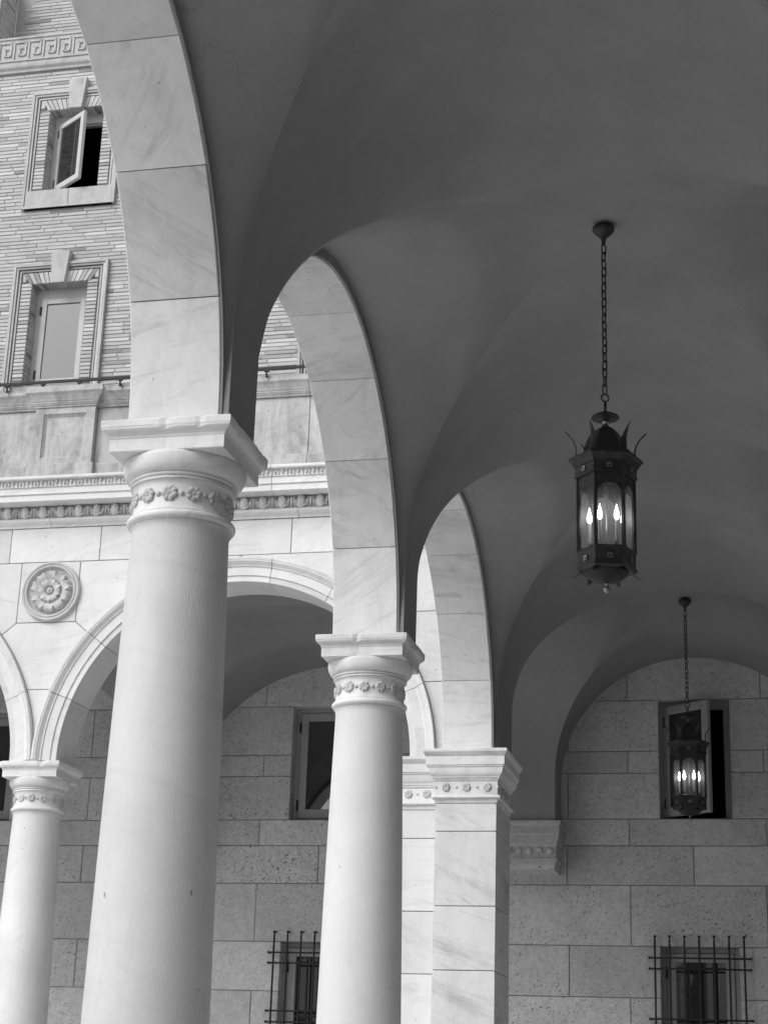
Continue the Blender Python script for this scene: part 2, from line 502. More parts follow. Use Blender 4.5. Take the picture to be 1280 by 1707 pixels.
# ------------------------------------------------------------------ columns
def bezier_shaft():
    prof = [(.33,.12),(.33,.22),(.335,.24),(.345,.265),(.335,.30),(.315,.315),(.30,.33),(.295,.36),(.30,.375),(.31,.39),(.31,.41),(.30,.425),(.285,.43)]
    return prof
def make_column(label, phase):
    t = thing('marble_column', label, 'column', group='arcade columns')
    base = MB(); base.rect_sweep([(0,.12),(0,.24)], -.34,.34,-.34,.34)
    base.lathe([(.325,.24),(.34,.265),(.325,.30),(.305,.315),(.295,.34),(.305,.365),(.31,.39),(.295,.41),(.275,.415)], 48)
    obj('base', base, M['marble'], t, sm=40)
    sh = MB(); pr = []
    for i in range(25):
        k = i/24; z = .415 + (3.735-.415)*k
        R = .262 - .054*k**1.75
        pr.append((R, z))
    pr += [(.209,3.75),(.213,3.764),(.219,3.772)]
    sh.lathe(pr, 96)
    obj('shaft', sh, M['marble_shaft'], t, sm=40)
    cp = MB()
    prof = [(.219,3.774)]
    prof += [(.222,3.776)]
    for i in range(9):
        a = -PI/2 + PI*i/8; prof.append((.219+.015*math.cos(a), 3.797+.017*math.sin(a)))
    prof += [(.220,3.818),(.215,3.826),(.211,3.845),(.210,3.88),(.212,3.925),(.217,3.942),(.222,3.946)]
    for i in range(7):
        a = -PI/2 + PI*i/6; prof.append((.221+.008*math.cos(a), 3.955+.008*math.sin(a)))
    prof += [(.224,3.966)]
    for i in range(5):
        a = -PI/2 + PI*i/4; prof.append((.227+.006*math.cos(a), 3.973+.006*math.sin(a)))
    prof += [(.228,3.981)]
    for i in range(9):
        a = PI/2*i/8; prof.append((.230+.037*math.sin(a), 3.984+.068*(1-math.cos(a))))
    prof += [(.266,4.060),(.262,4.066)]
    cp.lathe(prof, 72)
    c = obj('capital', cp, M['marble'], t, sm=40)
    ab = MB(); ap = [(-.004,4.064),(0,4.068),(0,4.122),(.003,4.126)]
    for i in range(1,6):
        k = i/5; ap.append((.003+.029*(k - .16*math.sin(2*PI*k)), 4.126+.040*k))
    ap += [(.034,4.170),(.034,4.196),(.030,4.2)]
    v = []; f = []; NS = 22; m_ = len(ap)
    cor_ = [(-1,-1),(1,-1),(1,1),(-1,1)]
    nz = [0.0]*(4*NS)
    for _ in range(9):
        i0 = random.randrange(4*NS); a_ = random.uniform(.003,.009)
        for d_ in (-1,0,1): nz[(i0+d_) % (4*NS)] += a_*(1 if d_ == 0 else random.uniform(0,.7))
    for k in range(4): nz[k*NS] += random.choice((0,.004,.010,.014))
    for k in range(4):
        A, B = cor_[k], cor_[(k+1) % 4]
        for i in range(NS):
            w = i/NS; sx = A[0]+(B[0]-A[0])*w; sy = A[1]+(B[1]-A[1])*w
            for j_, (o_, z_) in enumerate(ap):
                lip = 1.0 if o_ > .03 else .25
                r_o = .256+o_-lip*(nz[k*NS+i]+random.uniform(0,.0012))
                v.append((sx*r_o, sy*r_o, z_ - (.4*nz[k*NS+i] if j_ >= m_-2 else 0)))
    T = 4*NS
    for k in range(T):
        q = (k+1) % T
        for i in range(m_-1): f.append((k*m_+i, q*m_+i, q*m_+i+1, k*m_+i+1))
    f.append(tuple(k*m_ for k in range(T))[::-1]); f.append(tuple(k*m_+m_-1 for k in range(T)))
    ab.add(v, f)
    obj('abacus', ab, M['marble'], c)
    for k in range(13):
        a = phase + 2*PI*k/13
        o = link('rosette', ROS, None, c, (.210*math.cos(a), .210*math.sin(a), 3.886+random.uniform(-.002,.002))); o.rotation_euler = (random.uniform(0,6),0,a); q = random.uniform(.9,1.04); o.scale = (random.uniform(.7,1),q,q)
        b = a + PI/13
        link('bud', BUDM, None, c, (.211*math.cos(b), .211*math.sin(b), 3.886)).rotation_euler = (0,0,b)
    return t
# toward-camera azimuths set the phase of the rosettes
def ph(x, y, deg): return math.atan2(-6.77-y, 2.482-x) + math.radians(deg)
c1 = make_column('large tooled marble column nearest the viewer, rising before the brick upper storey', ph(0,0,11.5)); c1.location = (0,0,0)
c2 = make_column('smooth marble column beside the barred window, one bay behind the largest column', ph(0,3.6,17.6)); c2.location = (0,3.6,0)
c3 = make_column('slim pale column under the flower medallion, cut by the left edge of the photo', ph(COLAX,7.57,10)); c3.location = (COLAX,7.57,0)
for k, (x, y) in enumerate(((0,-3.6),(0,-7.2),(0,-10.8),(COLAX-3.6,7.57))):
    c = copy_tree(c1); c.location = (x,y,0)
    c['label'] = ('marble column standing outside the frame on the viewer side of the arcade', 'second marble column back along the arcade behind the viewer',
                  'last marble column of the arcade, far behind the viewer', 'marble column of the far wing, one bay left of the medallion column')[k]

# ------------------------------------------------------------------ arches of the near arcade (run along y): nine voussoirs each
def arch_x(label, yc, r):
    t = thing('marble_arch', label, 'arch', (0, yc, S), 'arches of the near arcade')
    n = 9; gap = .0022/r
    mort = MB()
    va = []; N = 60
    for i in range(N+1):
        a = PI*i/N
        for rr_, xx in ((r+.012,-.19),(r+.012,.19),(r+.2,.19),(r+.2,-.19)): va.append((xx, -rr_*math.cos(a), rr_*math.sin(a)))
    fa = []
    for i in range(N):
        for k in range(4): fa.append((4*i+k, 4*i+4+k, 4*i+4+(k+1)%4, 4*i+(k+1)%4))
    mort.add(va, fa); obj('joint_mortar', mort, M['mortar'], t)
    for q in range(n):
        a0, a1 = PI*q/n + gap, PI*(q+1)/n - gap
        m = MB(); c = .005; hw = .2045 + random.uniform(-.0015,.0015); dr = random.uniform(-.002,.002)
        secs = [(r+dr+.22, -hw),(r+dr+c,-hw),(r+dr,-hw+c),(r+dr,hw-c),(r+dr+c,hw),(r+dr+.22,hw)]
        K = 8; v = []; f = []; m_ = len(secs)
        for i in range(K+1):
            a = a0 + (a1-a0)*i/K
            ins = c*.6 if i in (0, K) else 0
            for rr_, xx in secs: v.append((xx, -(rr_+ins)*math.cos(a), (rr_+ins)*math.sin(a)))
        for i in range(K):
            for k in range(m_): f.append((m_*i+k, m_*i+m_+k, m_*i+m_+(k+1)%m_, m_*i+(k+1)%m_))
        f.append(tuple(range(m_))); f.append(tuple(m_*K+k for k in range(m_))[::-1])
        obj('voussoir', m.add(v, f), M['marble'], t, sm=25)
    return t
arch_x('nearest marble arch curving out of the top of the frame onto the largest column', -1.8, 1.6)
arch_x('middle marble arch between the largest column and the second column', 1.8, 1.6)
arch_x('farthest marble arch of the row, landing on the square corner pier', 5.425, 1.625)
arch_x('marble arch over the viewer, outside the frame', -5.4, 1.6)
arch_x('marble arch behind the viewer, second from the nearest one', -9.0, 1.6)

# wall above the near arcade (plastered inside), with arch openings
def arcade_wall(mb, c, r, lo, hi, axis, f0, f1, top):
    N = 48
    def P(u, w, z): return (w, u, z) if axis == 'y' else (u, w, z)
    A = [(c - r*math.cos(PI*i/N), S + r*math.sin(PI*i/N)) for i in range(N+1)]
    A = [(lo, S)] + A + [(hi, S)]
    v = []
    for u, z in A: v += [P(u,f0,z), P(u,f1,z), P(u,f1,top), P(u,f0,top)]
    f = []
    for i in range(len(A)-1):
        for k in range(4): f.append((4*i+k, 4*i+4+k, 4*i+4+(k+1)%4, 4*i+(k+1)%4))
    mb.add(v, f)
wm = MB()
for yc in (-9.0, -5.4, -1.8, 1.8): arcade_wall(wm, yc, 1.70, yc-1.8, yc+1.8, 'y', -.19, .20, 6.35)
arcade_wall(wm, 5.425, 1.72, 3.6, 7.18, 'y', -.19, .20, 6.35)
for yc, r_a in ((-9.0,1.606),(-5.4,1.606),(-1.8,1.606),(1.8,1.606)): arcade_wall(wm, yc, r_a, yc-1.799, yc+1.799, 'y', .207, .216, 6.35)
arcade_wall(wm, 5.425, 1.631, 3.602, 7.16, 'y', .207, .216, 6.35)
wm.box(-.19,.20, -18.2, -10.8, 0, 6.35)
wm.box(-.19,.20, 7.18, YF+.1, S+.002, 6.35)
struct(obj('arcade_wall', wm, M['plaster']))
cm = MB(); cm.box(-.42, -.192, -18.2, YF-.35, 6.36, 6.75); cm.box(-.30,-.1,-18.2,YF-.22,6.752,7.69); struct(obj('arcade_cornice', cm, M['marble']))

# ------------------------------------------------------------------ corner pier
PIERCAP = [(0,3.770),(.008,3.774),(.010,3.79),(.014,3.800)] + [(.012+.022*math.cos(-PI/2+PI*i/6), 3.818+.016*math.sin(-PI/2+PI*i/6)) for i in range(7)] + \
          [(.012,3.838),(.010,3.85),(.010,3.945),(.020,3.955),(.022,3.970),(.030,3.972),(.032,3.986),(.038,3.990),(.050,4.010),(.056,4.035),(.058,4.055),(.066,4.058),(.068,4.070),
           (.074,4.072),(.074,4.142),(.082,4.148),(.092,4.170),(.096,4.176),(.096,4.197),(.093,4.2)]
pier = thing('corner_pier', 'square marble corner pier of stacked blocks with a rosette capital, right of the second column', 'pier')
PX0, PX1, PY0, PY1 = -.25, .245, 7.05, YB
QX0 = -.60
courses = [.12,.5,.99,1.48,1.97,2.465,2.958,3.545,3.772]
bk = MB(); bk.box(PX0+.008,PX1-.008,PY0+.008,PY1-.01,.1,3.76); bk.box(QX0+.008,PX0+.02,YF+.008,YB-.02,.1,3.76); obj('joint_mortar', bk, M['mortar'], pier)
def rblock(x0,x1,y0,y1,z0,z1,c=.004):
    m = MB(); z0 += .003; z1 -= .003
    m.rect_sweep([(-c,z0),(0,z0+c),(0,z1-c),(-c,z1)], x0,x1,y0,y1); return m
for z0, z1 in zip(courses[:-1], courses[1:]):
    obj('stone', rblock(PX0,PX1,PY0,PY1,z0,z1), M['marble'], pier)
    obj('stone', rblock(QX0,PX0+.05,YF,YB-.006,z0-.012*(z0>.2),z1-.012*(z1<3.76)), M['marble_clean'], pier)
pc = MB(); pc.rect_sweep(PIERCAP, PX0, PX1, PY0, PY1-.05); pc = obj('capital', pc, M['marble'], pier, sm=30)
pc2 = MB(); pc2.rect_sweep([(o, z-.002) for o, z in PIERCAP], QX0, PX0-.004, YF, YB-.056); pc2 = obj('capital', pc2, M['marble_clean'], pier, sm=30)
for i in range(3):
    link('rosette', ROS, None, pc, (-.165+.1685*i, PY0-.009, 3.898)).rotation_euler = (0,0,-PI/2)
    link('rosette', ROS, None, pc2, (QX0+.06+.155*i, YF-.009, 3.898)).rotation_euler = (0,0,-PI/2)
for i in range(4):
    link('bud', BUDM, None, pc, (-.249+.1685*i, PY0-.009, 3.898)).rotation_euler = (0,0,-PI/2)
    link('rosette', ROS, None, pc, (PX1+.009, PY0+.08+.165*i, 3.898))
for i in range(3):
    link('bud', BUDM, None, pc2, (QX0-.018+.155*i, YF-.009, 3.898)).rotation_euler = (0,0,-PI/2)
    link('bud', BUDM, None, pc, (PX1+.009, PY0+.165+.165*i, 3.898))

# ------------------------------------------------------------------ far wing: marble front
fac = thing('marble_facade', 'white marble arched front of the far wing with flower medallion and carved cornice', 'facade')
ZC = 4.21
AR = 1.58
def archivolt(cx, lo=0, hi=9):
    prof = [(AR,YB),(AR,YF+.004),(AR+.004,YF),(AR+.056,YF),(AR+.056,YF-.012),(AR+.135,YF-.012),(AR+.137,YF-.022)]
    for i in range(1,6):
        k = i/5; prof.append((AR+.137+.055*k, YF-.022-.030*(k-.16*math.sin(2*PI*k))))
    prof += [(AR+.195,YF-.056),(AR+.214,YF-.056),(AR+.218,YF-.052),(AR+.218,YB)]
    m_ = len(prof)
    for q in range(lo, hi):
        a0, a1 = PI*q/9+.0016, PI*(q+1)/9-.0016
        v = []; f = []; K = 8
        for i in range(K+1):
            a = a0+(a1-a0)*i/K
            for rr_, yy in prof: v.append((cx-rr_*math.cos(a), yy, ZC+rr_*math.sin(a)))
        for i in range(K):
            for k in range(m_-1): f.append((m_*i+k, m_*i+k+1, m_*i+m_+k+1, m_*i+m_+k))
        f.append(tuple(range(m_))[::-1]); f.append(tuple(m_*K+k for k in range(m_)))
        obj('voussoir', MB().add(v, f), M['marble_clean'], fac, sm=25)
archivolt(BAYX); archivolt(-5.72, 4, 9); archivolt(-9.32, 4, 9)
# backing (mortar) behind all face stones
bm_ = MB()
for cx in (BAYX, -5.72, -9.32): arcade_wall(bm_, cx, AR+.03, cx-1.8, cx+1.8, 'x', YF+.010, YB-.005, 6.36)
bm_.box(-.32+.0, -.192, YF+.010, YB-.005, S+.01, 6.36)
obj('joint_mortar', bm_, M['mortar'], fac)
RX = AR + .2195
def circ(cx, z, side): # x on the extrados at height z
    return cx + side*math.sqrt(max(RX*RX-(z-ZC)**2, 0))
def arc(cx, side, z0, z1, n=10):
    a0 = math.asin(min(1,(z0-ZC)/RX)); a1 = math.asin(min(1,(z1-ZC)/RX))
    return [(cx+side*RX*math.cos(a0+(a1-a0)*i/n), ZC+RX*math.sin(a0+(a1-a0)*i/n)) for i in range(n+1)]
def stone_poly(poly, m='marble_clean', y=YF):
    obj('stone', MB().poly_y(inset(poly, .0028), y+random.uniform(-.0012,.0012), YF+.05), M[m], fac)
ZT = 6.035
def spandrel(xs, cl, cr):
    # cl: centre of the arch on the left, cr: centre of the arch on the right
    L_, R_ = xs-.285, xs+.285
    z1, zq, zr = 4.85, 5.36, 5.468
    stone_poly([(xs-.0,4.24)] + arc(cr,-1,4.27,z1)[:] + arc(cl,1,4.27,z1)[::-1])
    right = arc(cr,-1,z1,zq); left = arc(cl,1,z1,zq)
    stone_poly([left[0]] + right + [(R_,zr),(L_,zr)] + left[::-1][:-1])
    stone_poly([(L_,zr),(R_,zr),(R_,ZT),(L_,ZT)])
    top = arc(cr,-1,zq,ZC+RX-.0005,18)
    stone_poly([(R_,zr)] + top + [(cr,ZT),(R_,ZT)])
    top = arc(cl,1,zq,ZC+RX-.0005,18)
    stone_poly([(L_,zr),(L_,ZT),(cl,ZT)] + top[::-1])
spandrel(COLAX, -5.72, BAYX)
spandrel(-7.52, -9.32, -5.72)
# right-hand half spandrel, ending at the near arcade
XE = -.194
for z0, z1 in ((4.204,4.85),(4.85,5.47)):
    a = arc(BAYX,1,z0,z1); stone_poly([(XE,z0),(XE,z1)] + a[::-1])
a = arc(BAYX,1,5.47,ZC+RX-.0005,18); stone_poly([(XE,5.47),(XE,ZT),(BAYX,ZT)] + a[::-1])
fx = [-9.6,-8.7,-7.84,-6.96,-6.08,-5.2,-4.335,-3.46,-2.56,-1.662,-.78,-.192]
for a, b in zip(fx[:-1], fx[1:]): stone_poly([(a,ZT),(b,ZT),(b,6.365),(a,6.365)])
# medallion
med = thing('tmp', '', ''); bpy.data.objects.remove(med)
mm = MB(); R0 = .278
def disc_prof(prof, n=56, y=YF):
    v = []; f = []; m_ = len(prof)
    for k in range(n):
        a = 2*PI*k/n
        for r, d in prof: v.append((r*math.cos(a), -d, r*math.sin(a)))
    for k in range(n):
        q = (k+1) % n
        for i in range(m_-1): f.append((k*m_+i, k*m_+i+1, q*m_+i+1, q*m_+i))
    f.append(tuple(k*m_+m_-1 for k in range(n)))
    return MB().add(v, f)
prof = [(R0,-.005),(R0,.030),(R0-.006,.038),(R0-.016,.040),(R0-.028,.034)] + [(R0-.032-.010*(1-math.cos(PI*i/6))/1, .030+.010*math.sin(PI*i/6)) for i in range(7)] + [(.218,.012),(.212,.006),(.06,.008)]
medal = obj('medallion', disc_prof(prof), M['marble_carved'], fac, (COLAX+.03,YF,5.752), sm=40)
def petal_mb(r0, r1, w, d0, d1, cleft=True):
    m = MB(); NL, NWd = 7, 6; v = []; f = []
    for i in range(NL+1):
        k = i/NL; r = r0+(r1-r0)*k
        ww = w*math.sin(PI*(.18+.70*k))**.7
        for j in range(NWd+1):
            q = -1+2*j/NWd
            cup = d0+(d1-d0)*math.sin(k*PI*.85) + .010*abs(q)**2 - .008*(1-abs(q))*(k>.3) 
            if i in (0,) or j in (0, NWd) or i == NL: cup = .010
            rr2 = r - (.012*abs(q)**3 if i == NL else 0) - (.010*(1-abs(q))**4 if (cleft and i >= NL-1) else 0)
            v.append((q*ww, -cup, rr2))
    for i in range(NL):
        for j in range(NWd): f.append((i*(NWd+1)+j, i*(NWd+1)+j+1, (i+1)*(NWd+1)+j+1, (i+1)*(NWd+1)+j))
    return m.add(v, f)
pm = petal_mb(.085,.204,.066,.020,.056).mesh('petal'); pm.materials.append(M['marble_carved']); smooth(pm, 60)
pm2 = petal_mb(.03,.122,.052,.034,.068).mesh('petal'); pm2.materials.append(M['marble_carved']); smooth(pm2, 60)
for k in range(10): link('petal', pm, None, medal).rotation_euler = (0, 2*PI*k/10, 0)
for k in range(8): link('petal', pm2, None, medal).rotation_euler = (0, 2*PI*k/8+.2, 0)
cb = MB().ball((0,-.035,0), .036, 14, 8, (1,.7,1))
for k in range(14):
    a = k*2.4; r = .030*math.sqrt(k/14); cb.ball((r*math.cos(a), -.060+.4*r, r*math.sin(a)), .007, 6, 4)
obj('flower_centre', cb, M['marble_carved'], medal, sm=60)

# cornice of the far wing
bed = [(YF+.02,6.367),(YF-.014,6.367),(YF-.016,6.378)] + [(YF-.018-.034*k/5, 6.380+.030*(k/5+.12*math.sin(2*PI*k/5))) for k in range(6)] + [(YF-.058,6.412),(YF-.058,6.440),(YF-.022,6.444),(YF-.022,6.560),(YF+.02,6.560)]
cor = [(YF+.02,6.563),(YF-.055,6.563),(YF-.085,6.563),(YF-.085,6.552),(YF-.225,6.552),(YF-.225,6.614),(YF-.238,6.614),(YF-.238,6.678),(YF-.248,6.679),(YF-.250,6.678),(YF-.250,6.735),(YF-.285,6.742),(YF-.290,6.75),(YF-.290,6.772),(YF+.02,6.80)]
for a, b in zip((-9.6,-7.6,-5.6,-3.95,-2.93,-1.60), (-7.6,-5.6,-3.95,-2.93,-1.60,-.192)):
    obj('bed_moulding', MB().lin_sweep(bed, a+.0025, b-.0025), M['marble_clean'], fac)
for a, b in zip((-9.6,-7.9,-6.2,-4.40,-3.02,-1.80), (-7.9,-6.2,-4.40,-3.02,-1.80,-.192)):
    obj('corona', MB().lin_sweep(cor, a+.0025, b-.0025), M['marble_clean'], fac)
# egg and dart
egg = MB(); egg.ball((0,0,0), .037, 12, 8, (1,.95,1.45))
egg = egg.mesh('egg'); egg.materials.append(M['marble']); smooth(egg, 70)
sh_ = MB(); pts = []
for i in range(11):
    a = -PI*.10 - PI*.80*i/10; pts.append((.056*math.cos(a), .006, .040+.092*math.sin(a)))
sh_.tube(pts, .0095, 7)
shell = sh_.mesh('egg_shell'); shell.materials.append(M['marble']); smooth(shell, 70)
dt = MB(); dt.add([(-.010,-.004,.040),(.010,-.004,.040),(.005,-.008,-.02),(0,-.010,-.045),(-.005,-.008,-.02),(-.018,.02,.040),(.018,.02,.040),(.010,.02,-.03),(0,.02,-.05),(-.010,.02,-.03)],
                     [(4,2,1,0),(4,3,2),(0,1,6,5),(1,2,7,6),(2,3,8,7),(3,4,9,8),(4,0,5,9)])
for sx in (-1,1): dt.tube([(sx*.022,.002,.04),(sx*.024,0,0),(sx*.034,.004,-.042)], [.006,.007,.003], 5)
dart = dt.mesh('dart'); dart.materials.append(M['marble'])
x = -5.6
while x < -.25:
    link('egg', egg, None, fac, (x,YF-.060,6.507)); link('egg_shell', shell, None, fac, (x,YF-.058,6.505)); link('dart', dart, None, fac, (x+.0875,YF-.058,6.498)); x += .175
# leaf moulding above the corona
lf = MB(); pts = [(.034*math.cos(PI*i/8), 0, .012+.018*math.sin(PI*i/8)) for i in range(9)]
lf.tube([(.030,-.004,-.026)] + pts + [(-.030,-.004,-.026)], .0065, 5)
lf.ball((0,-.004,-.006), .012, 7, 5, (.8,.7,1.5))
lf.tube([(.0725,-.002,.022),(.070,-.006,0),(.062,-.010,-.024)], [.011,.009,.004], 5)
leaf = lf.mesh('leaf_ornament'); leaf.materials.append(M['marble_carved']); smooth(leaf, 70)
x = -5.6
while x < -.25:
    link('leaf_ornament', leaf, None, fac, (x,YF-.256,6.712)); x += .142

# ------------------------------------------------------------------ parapet over the far wing
par = thing('terrace_parapet', 'weathered stone parapet with a sunk square panel above the carved cornice', 'parapet')
PY = 7.20
def plinth(x0,x1,y): return MB().lin_sweep([(y-.012,6.778),(y-.012,6.905),(y,6.915),(y+.3,6.915),(y+.3,6.778)], x0, x1)
COP = [(0,7.430),(.012,7.434),(.012,7.452),(.020,7.456),(.030,7.478),(.034,7.482),(.034,7.498),(.040,7.502),(.048,7.530),(.066,7.575),(.082,7.600),(.086,7.606),(.086,7.64),(.080,7.646),(.080,7.675),(.076,7.685)]
COP = [(o, 7.475+(z-7.43)*.73) for o, z in COP]
def coping(x0,x1,y):
    return MB().lin_sweep([(y-o, z) for o, z in COP] + [(y+.3,7.661),(y+.3,7.475)], x0, x1)
peds = [-7.45,-3.84,-.20]
for i, px in enumerate(peds):
    m = MB(); hw = .295
    y = PY-.03
    # die with a sunk panel: frame pieces and the panel field
    y1 = y+.25
    for (a,b,c_,d) in ((px-hw,px-hw+.085,6.917,7.473),(px+hw-.085,px+hw,6.917,7.473),(px-hw+.085,px+hw-.085,6.917,6.975),(px-hw+.085,px+hw-.085,7.415,7.473)):
        m.box(a+.0005,b-.0005,y,y1,c_,d)
    obj('pedestal', m, M['marble_worn'], par)
    m = MB(); m.box(px-hw+.11,px+hw-.11,y+.028,y1,7.000,7.390)
    # mitred slope between frame and field
    a,b,c_,d = px-hw+.085,px+hw-.085,6.975,7.415; e,f_,g_,h = a+.025,b-.025,c_+.027,d-.027
    m.add([(a,y+.006,c_),(b,y+.006,c_),(b,y+.006,d),(a,y+.006,d),(e,y+.027,g_),(f_,y+.027,g_),(f_,y+.027,h),(e,y+.027,h)], [(0,1,5,4),(1,2,6,5),(2,3,7,6),(3,0,4,7)])
    obj('sunk_panel', m, M['marble_worn'], par)
    obj('plinth', plinth(px-hw-.03,px+hw+.03,y-.02), M['marble_worn'], par)
    m = MB(); m.rect_sweep([(o, z) for o, z in COP], px-hw, px+hw, y, y1); obj('coping', m, M['marble_worn'], par)
runs = [(-9.4,-7.45-.296),(-7.45+.296,-3.84-.296),(-3.84+.296,-.20-.296)]
for a, b in runs:
    n = 3; w = (b-a)/n
    for k in range(n):
        x0, x1 = a+w*k+.0025, a+w*(k+1)-.0025
        m = MB().fbox(x0,x1,PY+.03,PY+.25,6.917,7.473,.004); obj('stone', m, M['marble_worn'], par)
        obj('coping', coping(x0,x1,PY+.02), M['marble_worn'], par)
        obj('plinth', plinth(x0 + (.03 if k==0 else 0), x1 - (.03 if k==n-1 else 0), PY), M['marble_worn'], par)
# iron rail on the coping
rail = thing('terrace_rail', 'thin black iron rail running along the top of the stone parapet', 'railing')
rb = MB(); rb.box(-9.4,-.2,PY-.10,PY-.082,7.700,7.726); obj('rail', rb, M['iron'], rail)
for x in (-8.9,-8.2,-7.6,-6.9,-6.2,-5.6,-5.0,-4.42,-4.06,-3.70,-3.30,-2.72,-2.28,-1.9,-1.25,-.6):
    b = MB(); b.box(x-.008,x+.008,PY-.097,PY-.084,7.630,7.704); b.box(x-.022,x+.022,PY-.102,PY-.08,7.684,7.701); b.box(x-.007,x+.007,PY-.09,PY+.02,7.645,7.658); obj('rail_bracket', b, M['iron'], rail)

# ------------------------------------------------------------------ window builder (parts of a wall; its pieces are sub-parts)
PANE_N = [0]
def window(parent, label, x0, x1, z0, z1, y, depth, open_deg=0, fr=.055, sf=.075, fm='paint', hinge=True, transom=0.0):
    """x0..x1, z0..z1: opening; y: wall face; depth: how far back the frame sits"""
    yf = y+depth
    m = MB()
    for a,b,c_,d in ((x0,x0+fr,z0,z1),(x1-fr,x1,z0,z1),(x0+fr,x1-fr,z1-fr-transom,z1),(x0+fr,x1-fr,z0,z0+fr*.8)):
        m.fbox(a,b,yf,yf+.09,c_,d,.004)
    w = obj('window', m, M[fm], parent); w['label'] = label
    # stop bead
    m = MB(); q = fr
    for a,b,c_,d in ((x0+q,x0+q+.018,z0+fr*.8,z1-q-transom),(x1-q-.018,x1-q,z0+fr*.8,z1-q-transom),(x0+q+.018,x1-q-.018,z1-q-transom-.018,z1-q-transom)):
        m.box(a,b,yf+.03,yf+.088,c_,d)
    obj('frame_bead', m, M[fm], w)
    # dark room behind
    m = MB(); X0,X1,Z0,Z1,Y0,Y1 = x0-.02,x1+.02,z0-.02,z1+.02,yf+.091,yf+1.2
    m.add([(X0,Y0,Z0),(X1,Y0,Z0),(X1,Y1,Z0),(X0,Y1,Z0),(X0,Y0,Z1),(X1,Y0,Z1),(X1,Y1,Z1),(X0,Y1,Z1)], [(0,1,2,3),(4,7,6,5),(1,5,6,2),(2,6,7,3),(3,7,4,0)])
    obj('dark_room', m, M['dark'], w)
    # sash hinged on the left
    sx0, sx1, sz0, sz1 = x0+fr+.004, x1-fr-.004, z0+fr*.8+.004, z1-fr-transom-.004
    W = sx1-sx0; H = sz1-sz0
    m = MB(); th = .045
    for a,b,c_,d in ((0,sf,0,H),(W-sf,W,0,H),(sf,W-sf,H-sf,H),(sf,W-sf,0,sf*1.15)):
        m.fbox(a,b,-th,0,c_,d,.005)
    s = obj('sash', m, M[fm], w, (sx0, yf+.028, sz0)); s.rotation_euler = (0,0,-math.radians(open_deg))
    m = MB().box(sf-.008,W-sf+.008,-th*.55,-th*.45,sf*1.15-.008,H-sf+.008)
    g = obj('pane', m, M['glass'], w, (sx0, yf+.028, sz0)); g.rotation_euler = (random.uniform(-.004,.004),0,-math.radians(open_deg)+random.uniform(-.004,.004))
    if hinge:
        for hz in (sz0+.12*H, sz0+.86*H):
            m = MB().box(sx0-.014,sx0+.010,yf-.030,yf+.002,hz-.055,hz+.055); obj('hinge', m, M['iron'], w)
    return w

# ------------------------------------------------------------------ rear wall of pitted stone
rear = thing('stone_rear_wall', 'grey pitted stone block wall closing the arcade, with dark windows', 'wall')
wins = []   # x0, x1, z0, z1
WC = [1.62, -2.31, -6.25]
for wc in WC:
    dx = 0 if wc > 0 else .0
    wins.append((wc-.363, wc+.36, 4.285, 5.53)); wins.append((wc-.385, wc+.385, 1.55, 3.025))
zc = [.12,.55,1.05,1.55,2.035,2.525,3.025,3.625,4.022,4.295,4.765,4.995,5.53,6.28]
typ = 'ABABABBABABABA'
typ = ['A','B','A','B','A','B','A','B','A','B','A','B','A','B']
# bottom to top; the two visible rows just below the upper windows are type A (z 4.022-4.295) and B (3.625-4.022)
bounds = (-9.6, XW+.1)
bk = MB()
XS = sorted(set([bounds[0], bounds[1]] + [w[0]-.006 for w in wins] + [w[1]+.006 for w in wins]))
ZS = sorted(set([.1, 6.29] + [w[2]-.006 for w in wins] + [w[3]+.006 for w in wins]))
for a, b in zip(XS[:-1], XS[1:]):
    for c_, d in zip(ZS[:-1], ZS[1:]):
        mx, mz = (a+b)/2, (c_+d)/2
        if any(w[0]-.007 < mx < w[1]+.007 and w[2]-.007 < mz < w[3]+.007 for w in wins): continue
        bk.add([(a,YW+.010,c_),(b,YW+.010,c_),(b,YW+.010,d),(a,YW+.010,d)], [(0,1,2,3)])
obj('joint_mortar', bk, M['mortar'], rear)
for ci, (z0, z1) in enumerate(zip(zc[:-1], zc[1:])):
    js = []
    for wc in WC:
        if typ[ci] == 'A': js += [wc-.68, wc+.68]
        else: js += [wc-1.30, wc-.02, wc+1.28]
    js = sorted(set([bounds[0], bounds[1]] + [j+random.uniform(-.015,.015) for j in js]))
    # type A rows: long stone between bays is split midway
    spans = list(zip(js[:-1], js[1:]))
    out = []
    for a, b in spans:
        segs = [(a,b)]
        for w in wins:
            if min(z1,w[3]) - max(z0,w[2]) > .03:
                ns = []
                for p0, p1 in segs:
                    if w[1] <= p0 or w[0] >= p1: ns.append((p0,p1)); continue
                    if w[0]-p0 > .02: ns.append((p0,w[0]))
                    if p1-w[1] > .02: ns.append((w[1],p1))
                segs = ns
        out += segs
    for a, b in out:
        if b-a > 2.0:
            mid = (a+b)/2; lst = [(a,mid),(mid,b)]
        else: lst = [(a,b)]
        for p0, p1 in lst:
            g = .0034
            e0 = 0 if any(abs(p0-w[1])<1e-6 for w in wins) else g
            e1 = 0 if any(abs(p1-w[0])<1e-6 for w in wins) else g
            m = rough_block(p0+e0,p1-e1,z0+g,z1-g,YW+random.uniform(-.004,.003),YW+.26,.09,.005,.012)
            obj('stone', m, M['granite'], rear)
